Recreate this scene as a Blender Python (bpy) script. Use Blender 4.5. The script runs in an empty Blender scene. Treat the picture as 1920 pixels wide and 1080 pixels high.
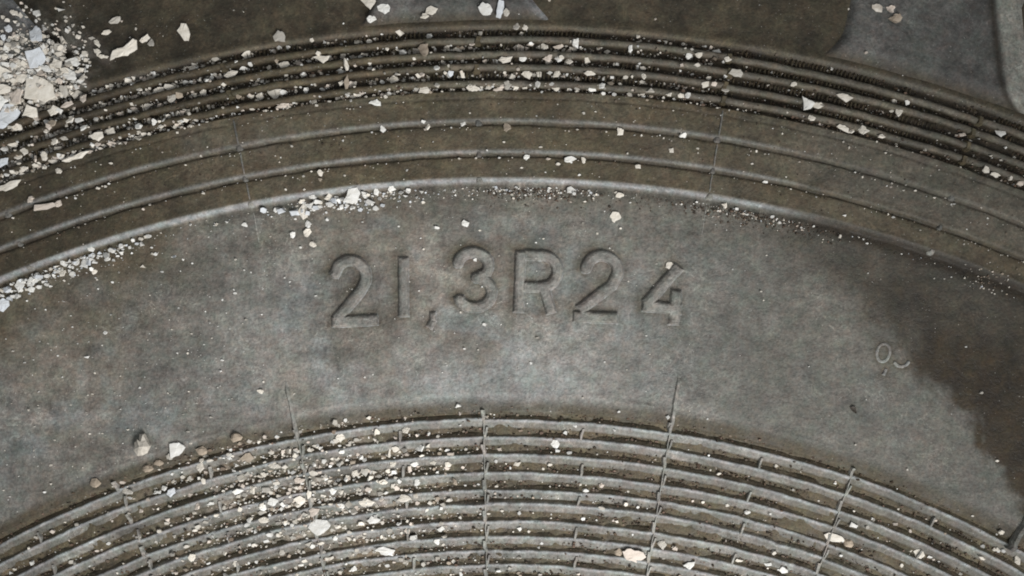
import bpy, math, random
import numpy as np
from mathutils import Vector, Matrix

SC = bpy.context.scene
COL = SC.collection
random.seed(7)
RNG = np.random.default_rng(11)

# ------------------------------------------------------------------ scale and camera
S = 0.000215                      # metres per photo pixel on the lettered panel (a 21.3 R24 tyre at true size)
MM = 0.001
CX, CY = 942.0, 2800.0            # tyre axle, in the same pixel units
DIST = 0.40
cam_d = bpy.data.cameras.new('camera')
cam = bpy.data.objects.new('camera', cam_d)
COL.objects.link(cam)
cam.location = (0, 0, DIST)
cam_d.sensor_width = 36.0
cam_d.lens = 36.0 * DIST / (1920 * S)
cam_d.clip_start = 0.01
cam_d.clip_end = 50
SC.camera = cam

# ------------------------------------------------------------------ light: dim room, one soft unseen lamp low to the lower right
W = bpy.data.worlds.new('World')
SC.world = W
W.use_nodes = True
W.node_tree.nodes['Background'].inputs[0].default_value = (0.93, 0.97, 1.0, 1)
W.node_tree.nodes['Background'].inputs[1].default_value = 0.33
def area_lamp(name, loc, target, energy, sx, sy, color, spread=180):
    l = bpy.data.lights.new(name, 'AREA')
    l.shape = 'RECTANGLE'; l.size = sx; l.size_y = sy
    l.energy = energy; l.color = color; l.spread = math.radians(spread)
    o = bpy.data.objects.new(name, l)
    COL.objects.link(o)
    o.location = loc
    d = Vector(target) - Vector(loc)
    o.rotation_euler = d.to_track_quat('-Z', 'Y').to_euler()
    return o
area_lamp('low_right_lamp', (0.24, -0.46, 0.46), (-0.05, -0.05, 0), 1.12, 0.30, 0.30, (1.0, 0.995, 0.985), 66)  # lamp out of view, beam narrowed on the centre to darken the edges

SC.view_settings.view_transform = 'Standard'
SC.view_settings.look = 'None'
SC.view_settings.exposure = 0.0
SC.view_settings.gamma = 1.0
SC.cycles.filter_width = 1.9

# ------------------------------------------------------------------ noise helpers
def vnoise(x, y, seed):
    x = np.asarray(x, float); y = np.asarray(y, float)
    xi = np.floor(x).astype(np.int64); yi = np.floor(y).astype(np.int64)
    fx = x - xi; fy = y - yi
    fx = fx*fx*(3-2*fx); fy = fy*fy*(3-2*fy)
    def h(a, b):
        n = (a*374761393 + b*668265263 + seed*982451653) & 0xffffffff
        n = ((n ^ (n >> 13)) * 1274126177) & 0xffffffff
        n = n ^ (n >> 16)
        return (n & 0xffff) / 65535.0
    return ((h(xi, yi)*(1-fx) + h(xi+1, yi)*fx)*(1-fy) + (h(xi, yi+1)*(1-fx) + h(xi+1, yi+1)*fx)*fy)
def fbm(x, y, scale, seed, octs=4):
    v = 0; a = 1; t = 0
    for i in range(octs):
        v = v + a*vnoise(np.asarray(x)/scale*2**i, np.asarray(y)/scale*2**i, seed+i*17); t += a; a *= 0.55
    return v/t
def sstep(a, b, x):
    t = np.clip((np.asarray(x, float)-a)/(b-a), 0, 1)
    return t*t*(3-2*t)
def pol(px, py):                     # photo pixel -> (radius px, angle rad), clockwise from straight up
    return np.hypot(np.asarray(px)-CX, CY-np.asarray(py)), np.arctan2(np.asarray(px)-CX, CY-np.asarray(py))
def unpol(r, t):
    return CX + r*np.sin(t), CY - r*np.cos(t)
def world(px, py, z=0.0):
    return Vector(((px-960)*S, (540-py)*S, z))

# ------------------------------------------------------------------ the tyre's relief, heights in mm over the lettered panel
RIB_UP = [2722, 2696, 2670, 2643]
RIB_LO = [2014, 1981, 1948, 1914, 1881, 1853, 1823, 1794, 1766, 1739, 1712, 1685, 1658, 1631]
PROF = [(1418, -14), (1560, -7.5), (1600, -4.8), (1616, -4.2), (1640, -3.9), (1985, -2.3), (2022, -2.0), (2030, -0.5), (2042, -0.08), (2060, 0),
        (2436, 0), (2450, -0.25), (2455, -0.3), (2465, 2.0), (2468, 2.15), (2474, 2.05), (2496, 1.9), (2503, 1.75), (2506, 1.25), (2508, 1.25),
        (2513, 2.55), (2516, 2.7), (2524, 2.6), (2556, 2.4), (2561, 2.3), (2564, 1.85), (2566, 1.85), (2571, 3.05), (2574, 3.2), (2582, 3.1),
        (2609, 3.0), (2613, 2.75), (2617, 3.0), (2626, 2.9), (2631, 1.0), (2640, 0.6), (2738, 0.4), (2741, 0.5), (2746, 2.6), (2752, 2.8),
        (2766, 2.2), (2800, 1.6), (2960, 0.2), (3060, -5), (3120, -14)]
PR = np.array([p[0] for p in PROF], float); PZ = np.array([p[1] for p in PROF], float)
def base_z(r):
    return np.interp(r, PR, PZ)
def rib_up_profile(rc):              # rounded rib
    return [(rc-9, -0.5), (rc-7.5, 1.8), (rc-5.5, 3.2), (rc-2, 3.75), (rc+2, 3.75), (rc+5, 3.2), (rc+6.5, 1.8), (rc+7.5, -0.5)]
def rib_lo_profile(rc, k):           # rises to a crest on the outer side, then drops steeply
    o = base_z(rc-8) + 1.45
    return [(rc-21, o-3.0), (rc-18.5, o-1.45), (rc-14, o-0.9), (rc-7, o-0.5), (rc-4, o-0.2), (rc-2, o+0.06), (rc-0.3, o+0.06), (rc+1.5, o-0.35), (rc+5, o-0.95), (rc+9, o-1.45), (rc+12, o-3.0)]
LUG_PITCH = 18.0
def in_gap(t_deg):                   # between the lugs
    a = (t_deg - 1.4) % LUG_PITCH
    return a < 11.6
def surf_z(r, t):
    r = float(r); td = math.degrees(t)
    z = float(base_z(r))
    for rc in RIB_UP:
        if abs(r-rc) < 9:
            p = rib_up_profile(rc); z = max(z, float(np.interp(r, [q[0] for q in p], [q[1] for q in p])))
    for k, rc in enumerate(RIB_LO):
        if rc-21 < r < rc+12:
            p = rib_lo_profile(rc, k); z = max(z, float(np.interp(r, [q[0] for q in p], [q[1] for q in p])))
    if r > 2765 and not in_gap(td):
        z = max(z, float(base_z(r)) + 2.4)
    return z

# ------------------------------------------------------------------ raised characters: strokes given where they stand, pixel units
def arc(cx, cy, rx, ry, a0, a1, n=18, rot=0):
    out = []
    for i in range(n+1):
        a = math.radians(a0 + (a1-a0)*i/n)
        x, y = rx*math.cos(a), -ry*math.sin(a)
        c, s = math.cos(math.radians(rot)), math.sin(math.radians(rot))
        out.append((cx + x*c + y*s, cy - x*s + y*c))
    return out
GLYPHS = [
    ('digit_two', 12.9, [[(624, 519)] + arc(657, 519, 29, 31, 165, -18, 18) + [(676, 545), (629, 601)], [(619, 604), (711, 599)]]),
    ('digit_one', 12.3, [[(756, 479), (757, 596)]]),
    ('decimal_comma', 8.5, [[(811, 582), (812, 604)], [(813, 598), (808, 608), (803, 616)]]),
    ('digit_three', 12.4, [[(858, 496)] + arc(887, 497, 29, 24, 168, -62, 16) + [(896, 519)], [(888, 520)] + arc(890, 548, 32, 28, 85, -150, 18) + [(860, 553)]]),
    ('letter_r', 12.2, [[(976, 468), (972, 588)], [(980, 478), (1018, 479)] + arc(1018, 508, 27, 29, 85, -85, 14) + [(1014, 538), (978, 538)], [(1020, 540), (1034, 590)]]),
    ('digit_two', 12.9, [[(1094, 506)] + arc(1128, 507, 30, 28, 170, -20, 18) + [(1146, 535), (1083, 583)], [(1072, 593), (1160, 596)]]),
    ('digit_four', 12.8, [[(1275, 497), (1209, 572)], [(1201, 573), (1280, 580)], [(1268, 541), (1262, 612)]]),
    ('embossed_mark', 4.0, [arc(1656, 661, 12, 17, 0, 360, 26, -12), arc(1690, 672, 15, 15, 205, 340, 14), [(1662, 690), (1656, 704)]]),
]
def seg_dist(px, py, a, b, butt0, butt1, hw):
    ax, ay = a; bx, by = b
    dx, dy = bx-ax, by-ay; L = math.hypot(dx, dy)
    if L < 1e-6: return np.full(px.shape, 1e9)
    ux, uy = dx/L, dy/L
    t = (px-ax)*ux + (py-ay)*uy
    n = np.abs(-(px-ax)*uy + (py-ay)*ux)
    d_round = np.hypot(n, np.maximum(np.maximum(-t, t-L), 0)) - hw
    over = np.where(t < 0, -t if butt0 else 0, np.where(t > L, (t-L) if butt1 else 0, 0))
    d_butt = np.maximum(n-hw, np.maximum(-t, t-L))
    d = d_round
    if butt0: d = np.where(t < L*0.5, np.maximum(d, -t), d)
    if butt1: d = np.where(t >= L*0.5, np.maximum(d, t-L), d)
    return d
def glyph_sdf(strokes, hw, px, py):
    d = np.full(px.shape, 1e9)
    for st in strokes:
        n = len(st)-1
        closed = math.hypot(st[0][0]-st[-1][0], st[0][1]-st[-1][1]) < 0.5
        for i in range(n):
            d = np.minimum(d, seg_dist(px, py, st[i], st[i+1], i == 0 and not closed, i == n-1 and not closed, hw))
    return d

# ------------------------------------------------------------------ rubber colours: soil with its own shapes, some light and shade painted in
C_GRAY = np.array((0.170, 0.163, 0.147)); C_WARM = np.array((0.158, 0.143, 0.122)); C_COOL = np.array((0.160, 0.170, 0.165))
C_BROWN = np.array((0.078, 0.062, 0.037)); C_DARK = np.array((0.024, 0.018, 0.011)); C_SOIL = np.array((0.028, 0.0200, 0.0105))
C_LUG = np.array((0.108, 0.104, 0.096)); C_CLEAN = np.array((0.23, 0.222, 0.195)); C_EDGE = np.array((0.27, 0.275, 0.275))
def lerp(a, b, f):
    f = np.asarray(f)[..., None]
    return a*(1-f) + b*f
def rubber_color(r, t):
    px, py = unpol(r, t)
    n1 = fbm(px, py, 170, 3); n2 = fbm(px, py, 60, 9); n3 = fbm(px, py, 26, 21); n4 = fbm(px, py, 90, 33)
    c = lerp(C_GRAY, C_WARM, sstep(0.42, 0.66, n1))
    c = lerp(c, C_COOL*1.05, sstep(0.5, 0.72, n2)*0.7)
    c = c * (0.62 + 0.50*n3 + 0.26*sstep(0.4, 0.7, fbm(px, py, 110, 61)))[..., None]
    dust_lift = np.exp(-(((px-860)/420)**2+((py-690)/150)**2))*sstep(0.30, 0.62, n4)  # pale dust patch that also paints in the brighter light at the centre
    c = lerp(c, np.array((0.26, 0.26, 0.25)), 0.55*dust_lift*(0.6+0.4*sstep(0.35, 0.6, n2)))
    # browner film on the left and the top of the panel
    film = 0.72*sstep(560, 40, px)*sstep(800, 500, py) + 0.42*sstep(2300, 2440, r)
    c = lerp(c, C_BROWN*1.15, np.clip(film*(0.25+1.3*n4), 0, 0.85))
    right_falloff = 0.85*sstep(1050, 1500, px)  # right side painted darker for the light falling off there
    c = lerp(c, C_GRAY*np.array((0.60, 0.60, 0.57)), np.clip(right_falloff*(0.55+0.9*n2), 0, 0.8))
    # dried mud patch on the right of the panel
    xc = np.interp(py, [400, 440, 540, 620, 690, 760, 870, 960, 1080], [1500, 1440, 1575, 1640, 1700, 1790, 1862, 1930, 2020])
    soft = np.interp(py, [480, 640, 760], [3.2, 1.3, 1.0])
    mud = sstep(-24*soft, 28*soft, px - xc + (n3-0.5)*70 + (n2-0.5)*70 + (fbm(px, py, 11, 71, 2)-0.5)*20)*(r < 2456)
    edge = np.interp(py, [400, 520, 640, 730, 1000], [0.6, 0.62, 0.9, 0.99, 1.0])
    c = lerp(c, C_SOIL*(0.10+1.2*n3+0.7*n2)[..., None]*(1+0.35*(n4-0.5)[..., None]*np.array((1.0, 0.2, -0.8))), np.clip(mud*edge*(0.78+0.6*n4), 0, 0.985))
    # the bands above the step carry a brown film, thinner on the right
    b = sstep(2462, 2470, r)*(0.92 - 0.45*sstep(1380, 1640, px)*sstep(2505, 2530, r)) * sstep(2780, 2740, r)
    c = lerp(c, C_BROWN*(0.72+0.6*n2)[..., None], np.clip(b*(0.72+0.5*n4), 0, 0.97))
    c = c*(1 - 0.42*sstep(520, 40, px)*(r > 2464)*(0.5+n4))[..., None]
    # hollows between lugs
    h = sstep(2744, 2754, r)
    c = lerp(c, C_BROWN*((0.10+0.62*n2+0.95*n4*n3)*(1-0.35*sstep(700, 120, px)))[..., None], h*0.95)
    # rubbed edges of the three steps, highlight painted in on the lit left
    for (r0, k) in ((2461.5, 1.25), (2514.5, 0.55), (2572.5, 0.42)):
        e = np.exp(-((r-r0)/(3.6 if r0 < 2480 else 3.6))**2)*k*(1+0.5*sstep(900, 500, px)*(r0 < 2480))*(0.45+0.9*n4)*(1-0.85*sstep(1380, 1560, px))
        c = lerp(c, C_EDGE, np.clip(e, 0, 0.95))
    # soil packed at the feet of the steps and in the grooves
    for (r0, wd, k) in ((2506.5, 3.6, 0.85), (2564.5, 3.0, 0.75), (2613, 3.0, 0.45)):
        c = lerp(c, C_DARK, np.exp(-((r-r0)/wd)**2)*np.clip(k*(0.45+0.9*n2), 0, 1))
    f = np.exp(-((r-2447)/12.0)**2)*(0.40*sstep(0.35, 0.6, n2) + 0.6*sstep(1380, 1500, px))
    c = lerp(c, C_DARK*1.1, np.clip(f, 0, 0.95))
    f = np.exp(-((r-2456)/13.0)**2)*0.92*sstep(1440, 1600, px)  # step wall and foot darkened along the right
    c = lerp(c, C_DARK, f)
    f = sstep(2060, 2036, r)*(0.5+0.8*n3)*sstep(1600, 1640, r)
    c = lerp(c, C_BROWN*0.7, np.clip(f, 0, 0.95))
    g = (sstep(2628, 2632, r)*sstep(2746, 2741, r))
    c = lerp(c, C_DARK*(0.7+1.3*n3)[..., None], g*0.96)
    pw = (np.exp(-((px-40)/170)**2)*g + 0.85*np.exp(-(((px-70)/95)**2+((py-150)/85)**2)))*sstep(0.35, 0.7, n3)
    c = lerp(c, np.array((0.36, 0.34, 0.31)), np.clip(pw, 0, 0.75))
    c = lerp(c, C_BROWN*(0.42+1.25*n3)[..., None], sstep(2030, 2018, r)*0.93)
    pw = np.exp(-(((px-560)/210)**2+((py-930)/110)**2))*sstep(2030, 2015, r)*sstep(0.38, 0.72, n3)
    c = lerp(c, np.array((0.30, 0.28, 0.25)), np.clip(0.8*pw, 0, 0.7))
    return c
def glyph_shade_dirt(px, py):
    # soft shadow painted together with some grime, upper left of the characters
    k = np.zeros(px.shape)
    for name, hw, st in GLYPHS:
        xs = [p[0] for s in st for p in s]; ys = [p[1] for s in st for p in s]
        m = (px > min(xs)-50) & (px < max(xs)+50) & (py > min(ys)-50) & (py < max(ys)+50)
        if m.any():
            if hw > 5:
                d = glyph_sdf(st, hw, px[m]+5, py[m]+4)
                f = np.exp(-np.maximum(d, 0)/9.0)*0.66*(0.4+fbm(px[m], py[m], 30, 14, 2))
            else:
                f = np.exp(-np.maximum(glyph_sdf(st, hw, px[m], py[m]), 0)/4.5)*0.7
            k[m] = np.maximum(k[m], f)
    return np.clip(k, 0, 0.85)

# ------------------------------------------------------------------ materials
def nodes_of(name):
    m = bpy.data.materials.new(name); m.use_nodes = True
    nt = m.node_tree
    return m, nt, nt.nodes['Principled BSDF']
def N(nt, typ, **kw):
    n = nt.nodes.new(typ)
    for k, v in kw.items(): setattr(n, k, v)
    return n
def noise(nt, vec, scale, detail=4, rough=0.6):
    n = N(nt, 'ShaderNodeTexNoise'); n.inputs['Scale'].default_value = scale
    n.inputs['Detail'].default_value = detail; n.inputs['Roughness'].default_value = rough
    nt.links.new(vec, n.inputs['Vector']); return n
def ramp(nt, fac, stops):
    n = N(nt, 'ShaderNodeValToRGB'); e = n.color_ramp.elements
    while len(e) < len(stops): e.new(0.5)
    for i, (p, c) in enumerate(stops):
        e[i].position = p; e[i].color = (c, c, c, 1) if not isinstance(c, tuple) else c + (1,)
    nt.links.new(fac, n.inputs[0]); return n
def mixc(nt, mode, fac, a, b):
    n = N(nt, 'ShaderNodeMix', data_type='RGBA', blend_type=mode)
    for s, v in ((n.inputs[0], fac), (n.inputs[6], a), (n.inputs[7], b)):
        if isinstance(v, (int, float)): s.default_value = v
        elif isinstance(v, tuple): s.default_value = v + (1,)
        else: nt.links.new(v, s)
    return n.outputs[2]
def make_rubber():
    m, nt, bs = nodes_of('dusty_rubber')
    L = nt.links.new
    tc = N(nt, 'ShaderNodeTexCoord').outputs['Object']
    at = N(nt, 'ShaderNodeAttribute'); at.attribute_name = 'tint'
    fine = noise(nt, tc, 820, 4, 0.7); mid = noise(nt, tc, 190, 4, 0.62); hue = noise(nt, tc, 420, 2, 0.5)
    speck = noise(nt, tc, 1150, 2, 0.5); dust_lift = noise(nt, tc, 75, 5, 0.7)
    f1 = ramp(nt, fine.outputs[0], [(0.26, 0.58), (0.74, 1.42)])
    f2 = ramp(nt, mid.outputs[0], [(0.28, 0.66), (0.72, 1.34)])
    col = mixc(nt, 'MULTIPLY', 1.0, at.outputs['Color'], f1.outputs[0])
    col = mixc(nt, 'MULTIPLY', 1.0, col, f2.outputs[0])
    hr = ramp(nt, hue.outputs[0], [(0.3, (1.10, 0.97, 0.90)), (0.5, (1.0, 1.0, 1.0)), (0.7, (0.92, 1.03, 1.04))])
    col = mixc(nt, 'MULTIPLY', 0.5, col, hr.outputs[0])
    # thin pale dust film and tiny grit
    dr = ramp(nt, dust_lift.outputs[0], [(0.52, 0.0), (0.78, 0.22)])
    lite = mixc(nt, 'MULTIPLY', 1.0, col, (2.2, 2.2, 2.2))
    col = mixc(nt, 'MIX', dr.outputs[0], col, lite)
    sr = ramp(nt, speck.outputs[0], [(0.70, 0.0), (0.78, 0.55)])
    col = mixc(nt, 'MIX', sr.outputs[0], col, (0.42, 0.40, 0.37))
    sd = ramp(nt, speck.outputs[0], [(0.20, 0.55), (0.28, 0.0)])
    col = mixc(nt, 'MIX', sd.outputs[0], col, (0.03, 0.024, 0.018))
    h2 = noise(nt, tc, 130, 3, 0.6)
    hr2 = ramp(nt, h2.outputs[0], [(0.32, (1.10, 0.965, 0.99)), (0.5, (1.0, 1.0, 1.0)), (0.68, (0.90, 1.04, 0.96))])
    col = mixc(nt, 'MULTIPLY', 0.45, col, hr2.outputs[0])
    # long soft smears where something rubbed along the rubber
    mp = N(nt, 'ShaderNodeMapping'); mp.inputs['Scale'].default_value = (26, 48, 26); mp.inputs['Rotation'].default_value = (0, 0, 0.35)
    L(tc, mp.inputs['Vector'])
    sm = noise(nt, mp.outputs[0], 1.0, 6, 0.68); sm.inputs['Distortion'].default_value = 1.2
    smr = ramp(nt, sm.outputs[0], [(0.30, 0.66), (0.48, 0.98), (0.60, 1.06), (0.70, 1.42)])
    col = mixc(nt, 'MULTIPLY', 1.0, col, smr.outputs[0])
    # wispy scuffs and scratches
    s1 = noise(nt, tc, 95, 6, 0.62); s1.inputs['Distortion'].default_value = 0.8
    s2 = noise(nt, tc, 33, 3, 0.6)
    sr1 = ramp(nt, s1.outputs[0], [(0.485, 0.0), (0.497, 1.0), (0.503, 1.0), (0.515, 0.0)])
    sr2 = ramp(nt, s2.outputs[0], [(0.44, 0.0), (0.62, 0.6)])
    mk = mixc(nt, 'MULTIPLY', 1.0, sr1.outputs[0], sr2.outputs[0])
    up = mixc(nt, 'MULTIPLY', 1.0, col, (1.9, 1.92, 1.92))
    col = mixc(nt, 'MIX', mk, col, up)
    L(col, bs.inputs['Base Color'])
    rr = ramp(nt, mid.outputs[0], [(0.3, 0.50), (0.7, 0.80)])
    L(rr.outputs[0], bs.inputs['Roughness'])
    bs.inputs['Specular IOR Level'].default_value = 0.35
    b1 = N(nt, 'ShaderNodeBump'); b1.inputs['Strength'].default_value = 0.8; b1.inputs['Distance'].default_value = 0.0004
    L(fine.outputs[0], b1.inputs['Height'])
    b2 = N(nt, 'ShaderNodeBump'); b2.inputs['Strength'].default_value = 0.5; b2.inputs['Distance'].default_value = 0.0011
    L(mid.outputs[0], b2.inputs['Height']); L(b1.outputs[0], b2.inputs['Normal'])
    L(b2.outputs[0], bs.inputs['Normal'])
    return m
def make_chip(name, lo, hi, rough=0.75):
    m, nt, bs = nodes_of(name)
    L = nt.links.new
    tc = N(nt, 'ShaderNodeTexCoord').outputs['Object']
    at = N(nt, 'ShaderNodeAttribute'); at.attribute_name = 'tint'
    a = noise(nt, tc, 380, 4, 0.65); b = noise(nt, tc, 1500, 2, 0.5)
    r1 = ramp(nt, a.outputs[0], [(0.3, lo), (0.7, hi)])
    col = mixc(nt, 'MULTIPLY', 1.0, at.outputs['Color'], r1.outputs[0])
    r2 = ramp(nt, b.outputs[0], [(0.66, 0.0), (0.74, 0.5)])
    col = mixc(nt, 'MIX', r2.outputs[0], col, (0.17, 0.14, 0.11))
    L(col, bs.inputs['Base Color'])
    bs.inputs['Roughness'].default_value = rough
    bp = N(nt, 'ShaderNodeBump'); bp.inputs['Strength'].default_value = 0.5; bp.inputs['Distance'].default_value = 0.0006
    L(a.outputs[0], bp.inputs['Height']); L(bp.outputs[0], bs.inputs['Normal'])
    return m
RUBBER = make_rubber()
PAINT = make_chip('chipped_paint', (0.78, 0.76, 0.72), (1.0, 1.0, 1.0))
STONE = make_chip('grit_stone', (0.6, 0.58, 0.55), (1.15, 1.12, 1.08), 0.85)
LEAF = make_chip('dry_leaf', (0.6, 0.55, 0.5), (1.1, 1.1, 1.1), 0.7)

# ------------------------------------------------------------------ mesh helpers
def mesh_obj(name, verts, faces, mat, parent=None, tint=None, smooth=True):
    me = bpy.data.meshes.new(name)
    verts = np.asarray(verts, np.float32)
    me.from_pydata([tuple(map(float, v)) for v in verts], [], faces)
    if tint is not None:
        a = me.attributes.new('tint', 'FLOAT_COLOR', 'POINT')
        t = np.ones((len(verts), 4), np.float32)
        t[:, :3] = tint
        a.data.foreach_set('color', t.ravel())
    me.materials.append(mat)
    me.polygons.foreach_set('use_smooth', [smooth]*len(me.polygons))
    me.update()
    o = bpy.data.objects.new(name, me)
    COL.objects.link(o)
    if parent: o.parent = parent
    return o
def grid_faces(nr, nc, wrap=False, flip=False):
    f = []
    m = nc if wrap else nc-1
    for i in range(nr-1):
        for j in range(m):
            j2 = (j+1) % nc
            q = (i*nc+j, i*nc+j2, (i+1)*nc+j2, (i+1)*nc+j)
            f.append(q[::-1] if flip else q)
    return f
def ploc(r, t, z):                   # polar pixels + mm -> local to the tyre's axle
    r = np.asarray(r, float); t = np.asarray(t, float); z = np.asarray(z, float)
    return np.stack(np.broadcast_arrays(r*S*np.sin(t), r*S*np.cos(t), z*MM), -1).reshape(-1, 3)

# ------------------------------------------------------------------ ground and tyre
WIDTH = 0.54
g = mesh_obj('ground', [(-6, -6, -WIDTH-0.004), (6, -6, -WIDTH-0.004), (6, 6, -WIDTH-0.004), (-6, 6, -WIDTH-0.004)], [(0, 1, 2, 3)], STONE, None, (0.16, 0.15, 0.14), False)
g['kind'] = 'structure'

tyre = bpy.data.objects.new('tractor_tyre', None)
COL.objects.link(tyre)
tyre.location = ((CX-960)*S, (540-CY)*S, 0)
tyre['label'] = 'large dusty black tractor tyre lying on its side, moulded 21,3R24'
tyre['category'] = 'tyre'

VIEW = np.radians(np.concatenate([np.arange(-29, 29.01, 0.13)]))
REST = np.radians(np.arange(32, 329, 3.0))
TH = np.concatenate([VIEW, REST])
def ring(name, r0, r1, step):
    rs = set(np.round(np.arange(r0, r1, step), 2)) | {r0, r1} | {float(p) for p in PR if r0 <= p <= r1}
    rs = np.array(sorted(rs))
    # extra loops round the sharp turns
    R, T = np.meshgrid(rs, TH, indexing='ij')
    px, py = unpol(R, T)
    clog = (fbm(px, py, 55, 81, 4)-0.45)*2.2*(R < 2018) + (fbm(px, py, 45, 82, 4)-0.45)*2.0*((R > 2631) & (R < 2738))
    wav = clog + (fbm(px, py, 150, 77, 3)-0.5)*0.5*((R > 2060) & (R < 2430)) + (fbm(px, py, 70, 78, 3)-0.5)*0.35
    jit = (fbm(px, py, 40, 79, 3)-0.5)*5.0     # wandering step edges
    Z = base_z(R + jit*((R > 2440) & (R < 2760))) + wav*((R > r0) & (R < r1) | True)
    col = rubber_color(R, T)
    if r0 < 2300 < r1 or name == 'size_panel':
        k = glyph_shade_dirt(px, py)
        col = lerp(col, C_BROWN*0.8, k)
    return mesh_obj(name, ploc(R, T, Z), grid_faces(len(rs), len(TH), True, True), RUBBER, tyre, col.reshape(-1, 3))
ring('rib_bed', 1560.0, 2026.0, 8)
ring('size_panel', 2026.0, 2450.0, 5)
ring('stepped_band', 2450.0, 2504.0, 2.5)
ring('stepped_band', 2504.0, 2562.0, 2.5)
ring('stepped_band', 2562.0, 2626.0, 2.5)
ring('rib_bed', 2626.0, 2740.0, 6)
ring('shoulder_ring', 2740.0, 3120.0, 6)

# carcass: bead, inside, far sidewall and tread floor, as one revolved shell
prof = [(1560, -7.5), (1418, -14), (1400, -30), (1425, -48), (1700, -60), (2300, -45), (2900, -80), (3030, -180), (3030, -360), (2900, -460),
        (2300, -500), (1700, -480), (1425, -492), (1400, -510), (1418, -526), (1560, -533), (2050, -540), (2500, -540), (2900, -532), (3060, -520), (3170, -480), (3215, -400),
        (3230, -270), (3215, -140), (3170, -45), (3120, -14)]
th = np.radians(np.arange(0, 360, 4.0))
R, T = np.meshgrid(np.array([p[0] for p in prof], float), th, indexing='ij')
Zc = np.repeat(np.array([p[1] for p in prof], float)[:, None], len(th), 1)
mesh_obj('carcass', ploc(R, T, Zc), grid_faces(len(prof), len(th), True, False), RUBBER, tyre, np.tile(C_LUG, (R.size, 1)))

# concentric ribs
def make_rib(profile, seed, colf):
    p = np.array(profile)
    R = np.repeat(p[:, 0][:, None], len(TH), 1); Z = np.repeat(p[:, 1][:, None], len(TH), 1)
    T = np.repeat(TH[None, :], len(p), 0)
    arcp = T*2300
    top = sstep(p[:, 1].min()+0.6, p[:, 1].max(), Z)
    R = R + (fbm(arcp, arcp*0+seed, 60, seed, 4)-0.5)*4.0 + (fbm(arcp, R, 9, seed+5, 2)-0.5)*1.6*top
    seg = np.floor((np.degrees(T)+31.0)/10.0 + 0.5*0)
    sft = vnoise(seg*7.31+0.5, seg*0+seed*1.37, seed)-0.5; sfh = vnoise(seg*3.77+0.5, seg*0+seed*2.11, seed+3)-0.5
    R = R + sft*4.5 + (fbm(arcp, arcp*0+seed*0.7, 420, seed+40, 2)-0.5)*5.0
    dip = 0
    for a in range(-31, 40, 10):
        dip = dip + np.exp(-((np.degrees(T)-a)/0.28)**2)*0.55
    Z = Z + top*(sfh*0.5 + (fbm(arcp, R*0+seed*3, 45, seed+9, 4)-0.5)*0.9 - 0.7*sstep(0.62, 0.8, fbm(arcp, R, 16, seed+31, 3)) - dip*(fbm(arcp, R*0+3, 30, seed+70, 2)))
    px, py = unpol(R, T)
    col = colf(R, T, Z, top, px, py)
    mesh_obj('concentric_rib', ploc(R, T, Z), grid_faces(len(p), len(TH), True, True), RUBBER, tyre, col.reshape(-1, 3))
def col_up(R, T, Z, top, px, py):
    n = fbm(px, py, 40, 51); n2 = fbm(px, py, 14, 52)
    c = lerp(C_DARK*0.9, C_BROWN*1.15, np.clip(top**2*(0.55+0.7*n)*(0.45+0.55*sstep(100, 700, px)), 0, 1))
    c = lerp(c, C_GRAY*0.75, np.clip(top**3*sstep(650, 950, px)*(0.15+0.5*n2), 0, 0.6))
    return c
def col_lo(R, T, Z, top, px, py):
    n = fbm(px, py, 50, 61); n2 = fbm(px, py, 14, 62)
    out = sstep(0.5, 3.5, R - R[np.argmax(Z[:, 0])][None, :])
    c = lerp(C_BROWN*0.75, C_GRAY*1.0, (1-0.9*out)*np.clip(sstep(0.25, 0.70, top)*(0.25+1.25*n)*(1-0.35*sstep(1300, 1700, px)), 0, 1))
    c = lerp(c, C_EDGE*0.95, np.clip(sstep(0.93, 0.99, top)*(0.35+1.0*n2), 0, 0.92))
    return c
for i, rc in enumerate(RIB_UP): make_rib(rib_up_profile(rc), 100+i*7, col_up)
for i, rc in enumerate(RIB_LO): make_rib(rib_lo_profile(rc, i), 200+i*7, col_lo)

# low radial mould lines and the little bridges that cross the grooves
def bar(name, t_deg, r0, r1, w, zfun, col, seg=6.0, taper=True, lean=0.0):
    n = max(3, int((r1-r0)/seg)+1)
    rs = np.linspace(r0, r1, n)
    V = []; F = []; Tn = []
    prof = [(-0.5, -1.2), (-0.42, 0.0), (-0.2, 1.0), (0.2, 1.0), (0.42, 0.0), (0.5, -1.2)]
    sd = random.randint(0, 9999)
    for i, r in enumerate(rs):
        k = 1.0
        if taper: k = float(sstep(0, 0.18, i/(n-1)))*float(sstep(1, 0.82, i/(n-1)))
        zt, zb = zfun(r)
        wob = (vnoise(r/9.0, 0.5, sd)-0.5)*w*0.35 + lean*(i/(n-1)-0.5)
        for (u, h) in prof:
            x = u*w*(0.55+0.45*k) + wob
            z = zb - 0.6 if h < 0 else zb + (zt-zb)*(0.35+0.65*h)*k
            V.append(ploc(r, math.radians(t_deg)+x/r, z)[0])
            Tn.append(col*(0.7+0.6*float(vnoise(r/6.0, u*3, sd+2))))
    m = len(prof)
    F = grid_faces(n, m, False, True)
    F.append(tuple(range(m))); F.append(tuple(range((n-1)*m, n*m))[::-1])
    return mesh_obj(name, V, F, RUBBER, tyre, np.array(Tn)*1.25, False)
LINES = [-31, -21, -11, -1, 9, 19]
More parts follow.
